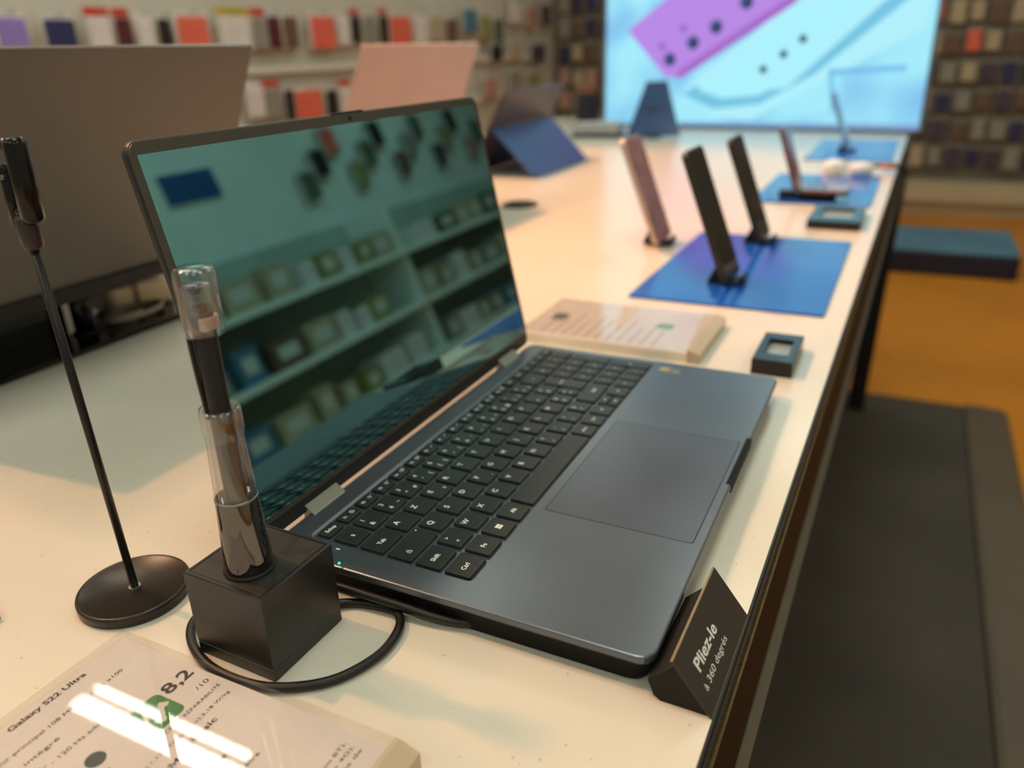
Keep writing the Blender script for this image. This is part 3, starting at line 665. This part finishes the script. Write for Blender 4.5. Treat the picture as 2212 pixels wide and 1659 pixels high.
# ------------------------------------------------------------------ kickstand tablet
tbt = thing('tablet', 'dark tablet seen from behind, propped on a wide kickstand flap with blue light painted in', 'tablet', (1.55, .685, 0))
m_tabd = mat('tablet_dark', srgb(66, 60, 66), 0.4, 0.3, 0.08, 20)
m_flap = mat('flap_painted_light', srgb(66, 84, 128), 0.38, 0.2, 0.08, 20)  # blue light falling on the flap is put into its base colour
w = .335
a1 = math.atan2(.105, .105)
obj('kickstand', G().slab(0, .0745, w, .149, -.0015, .0015, .006, .0006, 4).mesh('ks'), m_flap, tbt, (0, 0, .0016), (a1, 0, 0))
dv = Vector((0, .055 - .165, .185)); tl = math.atan2(dv.z, dv.y)
sl = obj('slate', G().slab(0, dv.length / 2, w, dv.length, -.0035, .0035, .008, .001, 5).mesh('sl'), m_tabd, tbt, (0, .175, .003), (tl, 0, 0))
obj('screen', G().slab(0, dv.length / 2, w - .014, dv.length - .014, -.0041, -.0034, .003, .0002, 4).mesh('sc'), m_blackgloss, sl)
obj('keyboard_cover', G().slab(0, .29, w, .22, 0, .006, .006, .001, 4).mesh('kc'), m_tabd, tbt)

# dark blue tablet on an easel in front of the large screen
e = thing('tablet', 'dark blue tablet leaning on an easel before the left side of the cyan screen', 'tablet', (2.26, .672, 0), -1.1)
m_navy = mat('navy_plastic', srgb(48, 66, 104), 0.3, 0.1, 0.1, 20)
b = obj('slate', G().loft([[(-.085, 0, z), (.085, 0, z), (.050, .17, z), (-.015, .17, z)] for z in (-.006, .006)]).mesh('ns'), m_navy, e, (0, 0, .006), (math.pi / 2 - .38, 0, 0))
obj('screen', G().loft([[(-.076, .006, z), (.078, .006, z), (.045, .164, z), (-.012, .164, z)] for z in (.005, .0066)]).mesh('nc'), mat('navy_glass', srgb(58, 84, 130), .15, 0, .1, 20), b)
obj('easel', G().prism([(-.03, 0), (.085, 0), (.085, .006), (.03, .09), (.02, .09), (.03, .008), (-.03, .008)], -.02, .02).mesh('ea'), m_navy, e)
# dark box at the left of the screen and grey dock
d = thing('boxed_speaker', 'tall dark navy box with a rust top beside the cyan screen', 'box', (2.83, 1.11, 0), .1)
obj('body', G().slab(0, 0, .07, .07, 0, .105, .004, .002).mesh('bx'), mat('box_navy', srgb(34, 34, 52), .5, 0, .1, 30), d)
obj('top', G().slab(0, 0, .072, .072, .104, .135, .004, .002).mesh('bt'), mat('box_rust', srgb(130, 84, 66), .5, 0, .1, 30), d)
d = thing('grey_dock', 'low pale grey dock with a dark foot behind the dark tablet', 'dock', (2.28, .86, 0), .1)
obj('foot', G().slab(0, 0, .10, .16, 0, .012, .006, .002).mesh('df'), mat('dock_dark', srgb(60, 64, 80), .4, 0, .1, 30), d)
obj('shell', G().slab(0, 0, .09, .15, .012, .045, .008, .004).mesh('ds'), mat('dock_grey', srgb(170, 168, 170), .4, 0, .06, 30), d)

# ------------------------------------------------------------------ large screen at the end of the table
TVL, TVR = Vector((2.62, .965, 0)), Vector((2.50, -.090, 0))
tvw = (TVR - TVL).length; tva = math.atan2(TVR.y - TVL.y, TVR.x - TVL.x)
tv = thing('large_screen', 'large lit screen showing a purple and a white phone on a cyan ground', 'screen', (TVL.x, TVL.y, 0), tva)
TVH = 1.04
m_tvf = mat('screen_frame', srgb(120, 135, 160), .3, .3, .05, 20)
g = G(); fw = .008
g.box(0, tvw, -.012, .030, .004, .004 + fw); g.box(0, tvw, -.012, .030, TVH - fw, TVH); g.box(0, fw, -.012, .030, .004 + fw, TVH - fw); g.box(tvw - fw, tvw, -.012, .030, .004 + fw, TVH - fw)
obj('frame', g.mesh('tf'), m_tvf, tv)
obj('back_shell', G().box(.002, tvw - .002, 0.001, .045, .006, TVH - .002).mesh('tbk'), m_black, tv)
obj('foot', G().box(tvw * .2, tvw * .8, -.02, .05, 0, .006).mesh('tft'), m_tvf, tv)
def emis(name, col, st=1.0, grad=None):
    m = bpy.data.materials.new(name); m.use_nodes = True; nt = m.node_tree; nt.nodes.clear()
    out = nt.nodes.new('ShaderNodeOutputMaterial'); e = nt.nodes.new('ShaderNodeEmission'); e.inputs[1].default_value = st; e.inputs[0].default_value = (*col, 1)
    if grad:
        tc = nt.nodes.new('ShaderNodeTexCoord'); nz = nt.nodes.new('ShaderNodeTexNoise'); nz.inputs['Scale'].default_value = 4.5; nz.inputs['Detail'].default_value = 1
        rp = nt.nodes.new('ShaderNodeValToRGB'); rp.color_ramp.elements[0].color = (*grad, 1); rp.color_ramp.elements[1].color = (*col, 1)
        rp.color_ramp.elements[0].position = .32; rp.color_ramp.elements[1].position = .58
        nt.links.new(tc.outputs['Object'], nz.inputs['Vector']); nt.links.new(nz.outputs[0], rp.inputs[0]); nt.links.new(rp.outputs[0], e.inputs[0])
    nt.links.new(e.outputs[0], out.inputs[0]); return m
TVS = 0.84
obj('display', G().box(fw, tvw - fw, -.004, .002, .004 + fw, TVH - fw).mesh('td'), emis('screen_cyan', srgb(164, 234, 250), TVS, srgb(128, 190, 236)), tv)
tvn = Vector((math.sin(tva), -math.cos(tva), 0)); tvx = Vector((math.cos(tva), math.sin(tva), 0))
def tv_pt(px, py):
    p = on_plane(px, py, TVL, tvn); return ((p - TVL).dot(tvx), p.z)
def decal(name, pts, col, k, st=TVS):
    P = [tv_pt(*q) for q in pts]; P = [(min(max(a, fw), tvw - fw), min(max(b, .012), TVH - fw)) for a, b in P]
    y = -.0042 - .0003 * k
    g = G(); g.loft([[(a, y + .0002, b) for a, b in P], [(a, y, b) for a, b in P]])
    obj(name, g.mesh('dc'), emis('screen_%s_%d' % (name, k), col, st), tv)
def blob(name, px, py, r, col, k):
    a, b = tv_pt(px, py); y = -.0042 - .0003 * k
    n = 18; g = G(); g.loft([[(a + r * math.cos(2 * math.pi * i / n), y + d_, b + r * math.sin(2 * math.pi * i / n)) for i in range(n)] for d_ in (.0002, 0)])
    obj(name, g.mesh('bl'), emis('screen_%s_%d' % (name, k), col, TVS), tv)
decal('white_phone', [(1480, 190), (1790, -60), (2080, -90), (2000, 60), (1620, 260), (1540, 250)], srgb(176, 238, 250), 1)
decal('phone_edge', [(1478, 205), (1500, 185), (1560, 205), (1700, 190), (1960, -40), (1985, -20), (1760, 160), (1640, 225), (1540, 235)], srgb(120, 196, 226), 2)
decal('white_phone', [(1510, 195), (1720, 20), (1925, -40), (1750, 140), (1640, 205), (1560, 212)], srgb(172, 240, 252), 3)
decal('table_line', [(1470, 262), (1985, 268), (1984, 288), (1465, 282)], srgb(132, 170, 214), 4)
decal('glass_line', [(1790, 150), (1960, 140), (1960, 152), (1800, 162), (1806, 240), (1796, 240)], srgb(120, 190, 232), 5)
decal('purple_phone', [(1358, 66), (1560, -100), (1800, -60), (1722, 0), (1470, 158), (1440, 168)], srgb(184, 138, 228), 6)
decal('phone_rim', [(1455, 168), (1470, 150), (1700, -4), (1740, -18), (1720, 6), (1475, 168)], srgb(166, 110, 200), 7)
for px, py in ((1448, 128), (1498, 92), (1548, 58), (1614, 4)): blob('lens', px, py, .022, srgb(74, 92, 140), 8); blob('lens_core', px + 4, py + 3, .013, srgb(46, 58, 96), 9)
for px, py in ((1432, 100), (1478, 62)): blob('lens_small', px, py, .011, srgb(128, 104, 176), 10)
for px, py in ((1650, 150), (1694, 117), (1736, 84)): blob('camera_dot', px, py, .012, srgb(40, 62, 92), 11)

# ------------------------------------------------------------------ low bench on the far floor
bn = thing('floor_bench', 'low blue topped navy bench on the orange floor before the back wall', 'bench', (4.36, -.655, ZF))
obj('body', G().slab(.30, .50, .60, 1.0, 0, .118, .02, .006).mesh('bb'), mat('bench_navy', srgb(30, 32, 54), .5, 0, .1, 8), bn)
obj('cushion', G().slab(.30, .50, .59, .99, .114, .138, .03, .010).mesh('bc'), mat('bench_blue', srgb(88, 128, 156), .5, 0, .14, 5), bn)

# ------------------------------------------------------------------ packaged goods on the walls
C = dict(lilac=srgb(150, 124, 200), navy=srgb(48, 48, 92), white=srgb(226, 214, 212), maroon=srgb(92, 36, 44), black=srgb(40, 36, 32), salmon=srgb(234, 108, 88),
         red=srgb(214, 66, 48), grey=srgb(150, 142, 134), taupe=srgb(110, 84, 70), yellow=srgb(196, 170, 50), blue=srgb(86, 122, 150), olive=srgb(150, 146, 90),
         sand=srgb(186, 168, 140), rose=srgb(190, 140, 132), plum=srgb(78, 62, 80), green=srgb(90, 104, 82))
m_card = mat('card_white', srgb(214, 204, 198), .5, 0, .03, 20)
m_hook = mat('hook_metal', srgb(170, 166, 160), .35, .8, .03, 20)
PK = {}
def pack_mesh(w, h):
    k = (round(w, 3), round(h, 3))
    if k not in PK:
        card = G().slab(0, 0, k[0], k[1], 0, .006, .004, .001, 3).mesh('card')
        case = G().slab(0, -k[1] * .06, k[0] * .82, k[1] * .80, .006, .020, .010, .003, 4).mesh('case')
        hook = G().tube([(0, k[1] * .44, -.03), (0, k[1] * .44, .045), (0, k[1] * .44 + .008, .05)], .0025, 6).mesh('hook')
        card.materials.append(m_card); case.materials.append(None); hook.materials.append(m_hook)
        PK[k] = (card, case, hook)
    return PK[k]
ROT = {'left': Euler((math.pi / 2, 0, 0)), 'back': Euler((math.pi / 2, 0, -math.pi / 2)), 'right': Euler((math.pi / 2, 0, math.pi))}
LAB = {'left': ('%s phone case pack hanging on the pale side wall', 'phone case packs on the pale side wall'),
       'back': ('%s accessory pack hanging on the grey pegboard end wall', 'accessory packs on the pegboard end wall')}
NAME = dict(lilac='lilac', navy='navy', white='white', maroon='maroon', black='black', salmon='salmon', red='red', grey='grey', taupe='taupe', yellow='yellow', blue='blue',
            olive='olive', sand='sand', rose='rose', plum='plum', green='green')
def pack(wall, p, w, h, c, header=None, label=None):
    t = thing('accessory_pack', label or LAB[wall][0] % NAME[c], 'package', p, 0, LAB[wall][1]); t.rotation_euler = ROT[wall]
    card, case, hook = pack_mesh(w, h)
    kc = obj('card', card, m_card, t)
    if wall == 'back': kc.material_slots[0].link = 'OBJECT'; kc.material_slots[0].material = mat('card_grey', srgb(140, 130, 118), .5, 0, .1, 12)
    k = obj('case', case, None, t); k.material_slots[0].link = 'OBJECT'; k.material_slots[0].material = mat('pack_' + c, C[c], .45, 0, .08, 25)
    obj('hook', hook, m_hook, t)
    if header: obj('header', G().slab(0, h * .5 - .004, w * .98, .03, .006, .009, .003, .0006, 3).mesh('hd'), mat('pack_' + header, C[header], .45, 0, .08, 25), t)
YW = 2.665
LP = ((25, 78, 78, 112, 'lilac'), (128, 75, 82, 96, 'navy'), (212, 68, 62, 92, 'white', 'red'), (264, 72, 40, 96, 'maroon', 'red'), (310, 70, 42, 92, 'white'), (352, 72, 30, 92, 'black'),
          (414, 70, 82, 100, 'salmon'), (505, 66, 74, 86, 'white', 'yellow'), (558, 66, 34, 84, 'grey', 'red'), (588, 66, 30, 86, 'maroon'), (624, 66, 34, 86, 'taupe'), (694, 66, 62, 84, 'salmon'),
          (738, 62, 26, 76, 'white'), (764, 60, 22, 74, 'black', 'red'), (795, 60, 30, 74, 'grey'), (826, 60, 22, 74, 'black', 'red'), (862, 62, 52, 76, 'salmon'), (906, 62, 34, 72, 'white'),
          (548, 215, 40, 84, 'white'), (586, 218, 40, 80, 'grey', 'red'), (622, 222, 24, 80, 'black'), (664, 222, 70, 80, 'salmon'), (714, 222, 28, 80, 'black'), (744, 214, 30, 76, 'white', 'red'),
          (60, 215, 70, 100, 'salmon'), (150, 218, 70, 100, 'white'), (240, 218, 60, 96, 'navy'), (330, 218, 60, 96, 'maroon'), (430, 218, 66, 90, 'grey'),
          (940, 58, 30, 66, 'sand'), (972, 64, 26, 66, 'taupe'), (1012, 42, 34, 60, 'blue'), (1046, 56, 26, 62, 'olive'), (1074, 62, 24, 60, 'green'),
          (1112, 26, 30, 54, 'white'), (1144, 34, 24, 54, 'rose'), (1176, 30, 22, 54, 'plum'), (1070, 112, 28, 44, 'black'), (1110, 108, 28, 50, 'sand'), (1160, 112, 36, 44, 'plum'),
          (1058, 186, 34, 50, 'rose'), (1108, 170, 30, 46, 'grey'), (1150, 172, 30, 46, 'olive'))
LROW = [[t for t in LP if t[1] < 90], [t for t in LP if 90 <= t[1] < 150], [t for t in LP if t[1] >= 150]]
for row, rn in zip(LROW, ('upper', 'middle', 'lower')):
    row.sort()
    for i, t in enumerate(row):
        px, py, wpx, hpx, c = t[:5]; header = t[5] if len(t) > 5 else None
        p = on_y(px, py, YW); q = on_y(px + wpx / 2, py, YW); r = on_y(px - wpx / 2, py, YW); zt = on_y(px, py - hpx / 2, YW); zb = on_y(px, py + hpx / 2, YW)
        L = NAME[row[i - 1][4]] if i else None; Rr = NAME[row[i + 1][4]] if i < len(row) - 1 else None
        nb = 'between %s and %s ones' % (L, Rr) if L and Rr else 'ending the row beside a %s one' % (L or Rr)
        lab = '%s case pack%s %s, %s wall row' % (NAME[c], ' with %s header' % NAME[header] if header else '', nb, rn)
        pack('left', p, round(.95 * (q - r).length, 2) - .004, round(zt.z - zb.z, 2), c, header, lab)
# price rails on the side wall
for z in (on_y(600, 150, YW).z, -.035): 
    r = thing('price_rail', 'white price rail along the pale side wall, %s the salmon packs' % ('between rows of' if z > 0 else 'beneath all'), 'rail', (3.4, 2.69, z))
    obj('rail', G().box(-2.4, 2.6, -.02, .008, -.016, .016).mesh('rl'), mat('rail_white', srgb(225, 216, 206), .4, 0, .03, 10), r)
rnd = random.Random(3)
KB = ['grey', 'taupe', 'plum', 'navy', 'grey', 'taupe', 'black', 'sand', 'rose', 'navy', 'grey', 'plum', 'sand', 'taupe', 'grey', 'navy']
ORD = ['lowest', 'second lowest', 'third lowest', 'middle', 'third highest', 'second highest', 'highest']
for r in range(7):
    z = -.50 + .185 * r
    for ys, sec in (([-.10 - .118 * i for i in range(9)], 'above floor bench'), ([2.58 - .118 * i for i in range(6)], 'by the wall corner')):
        cols = [('salmon' if ys[0] < 0 and r in (4, 5) and rnd.random() < .25 else rnd.choice(KB)) for _ in ys]
        for i, yc in enumerate(ys):
            nb = [NAME[cols[j]] for j in (i - 1, i + 1) if 0 <= j < len(cols)]
            lab = '%s pack %s on %s peg row %s' % (NAME[cols[i]], 'between %s and %s ones' % tuple(nb) if len(nb) == 2 else 'ending it by %s' % nb[0], ORD[r], sec)
            pack('back', (6.165, yc + rnd.uniform(-.006, .006), z + rnd.uniform(-.010, .010)), rnd.choice((.09, .10, .105)), rnd.choice((.14, .16, .17)), cols[i], None, lab)

# ------------------------------------------------------------------ shelves across the aisle (seen in the laptop screen)
SX, SY = 3.6, -2.70
wr = bpy.data.objects['wall_right']
m_shelf = mat('shelf_white', srgb(232, 234, 224), .4, 0, .03, 8)
obj('back_panel', G().box(-2.1, 2.3, 0, .02, 0, 1.42).mesh('bp'), mat('shelf_back', srgb(176, 184, 176), .5, 0, .1, 4), wr, (SX, SY, ZF))
for k in range(4): obj('shelf', G().box(-2.1, 2.3, .02, .38, .10 + .33 * k, .135 + .33 * k).mesh('sf'), m_shelf, wr, (SX, SY, ZF))
for x in (-2.1, .1, 2.28): obj('upright', G().box(x, x + .03, .02, .36, 0, 1.42).mesh('ur'), m_shelf, wr, (SX, SY, ZF))
BC = ['grey', 'white', 'white', 'olive', 'green', 'sand', 'grey', 'blue', 'taupe', 'sand']
for k in range(4):
    x = -2.0; row = []
    while x < 2.0:
        w_ = rnd.uniform(.10, .24); h_ = rnd.uniform(.12, .18)
        if not (.05 < x + w_ and x < .15): row.append((x, w_, h_, rnd.choice(BC)))
        x += w_ + rnd.uniform(.02, .09)
    for i, (x, w_, h_, c) in enumerate(row):
        nb = [NAME[row[j][3]] for j in (i - 1, i + 1) if 0 <= j < len(row)]
        lab = '%s boxed product %s on the %s aisle shelf' % (NAME[c], 'between %s and %s ones' % tuple(nb) if len(nb) == 2 else 'ending it beside a %s one' % nb[0], ['bottom', 'second lowest', 'second highest', 'top'][k])
        t = thing('boxed_product', lab, 'box', (SX + x + w_ / 2, -2.44, ZF + .135 + .33 * k), 0, 'boxed products on the aisle shelving')
        obj('carton', G().box(-w_ / 2, w_ / 2, -.10, .09, 0, h_).mesh('ca'), mat('pack_' + c, C[c], .45, 0, .08, 25), t)
        obj('label_panel', G().box(-w_ * .3, w_ * .3, .09, .092, h_ * .3, h_ * .75).mesh('la'), m_card, t)
LAB['right'] = ('%s', 'hanging packs above the aisle shelving')
cols = ['green', 'black', 'salmon', 'olive', 'green', 'black', 'taupe', 'grey', 'green', 'plum', 'olive', 'black', 'rose', 'green']
for i, c in enumerate(cols):
    nb = [NAME[cols[j]] for j in (i - 1, i + 1) if 0 <= j < len(cols)]
    pack('right', (3.55 + .17 * i, -2.665, .80 + .12 * (i % 3)), .15, .20, c, None, '%s pack %s hanging above the aisle shelving' % (NAME[c], 'between %s and %s ones' % tuple(nb) if len(nb) == 2 else 'at the row end beside a %s one' % nb[0]))
bs = thing('blue_wall_sign', 'plain blue sign board on the pale wall above the aisle shelving', 'sign', (2.72, -2.695, .93))
obj('board', G().slab(0, 0, .36, .16, 0, .012, .01, .003).mesh('bs'), mat('sign_blue', srgb(34, 78, 130), .4, 0, .05, 10), bs, (0, 0, 0), (math.pi / 2, 0, math.pi))
obj('rim', G().slab(0, 0, .38, .18, -.002, .006, .01, .002).mesh('bsr'), m_shelf, bs, (0, 0, 0), (math.pi / 2, 0, math.pi))
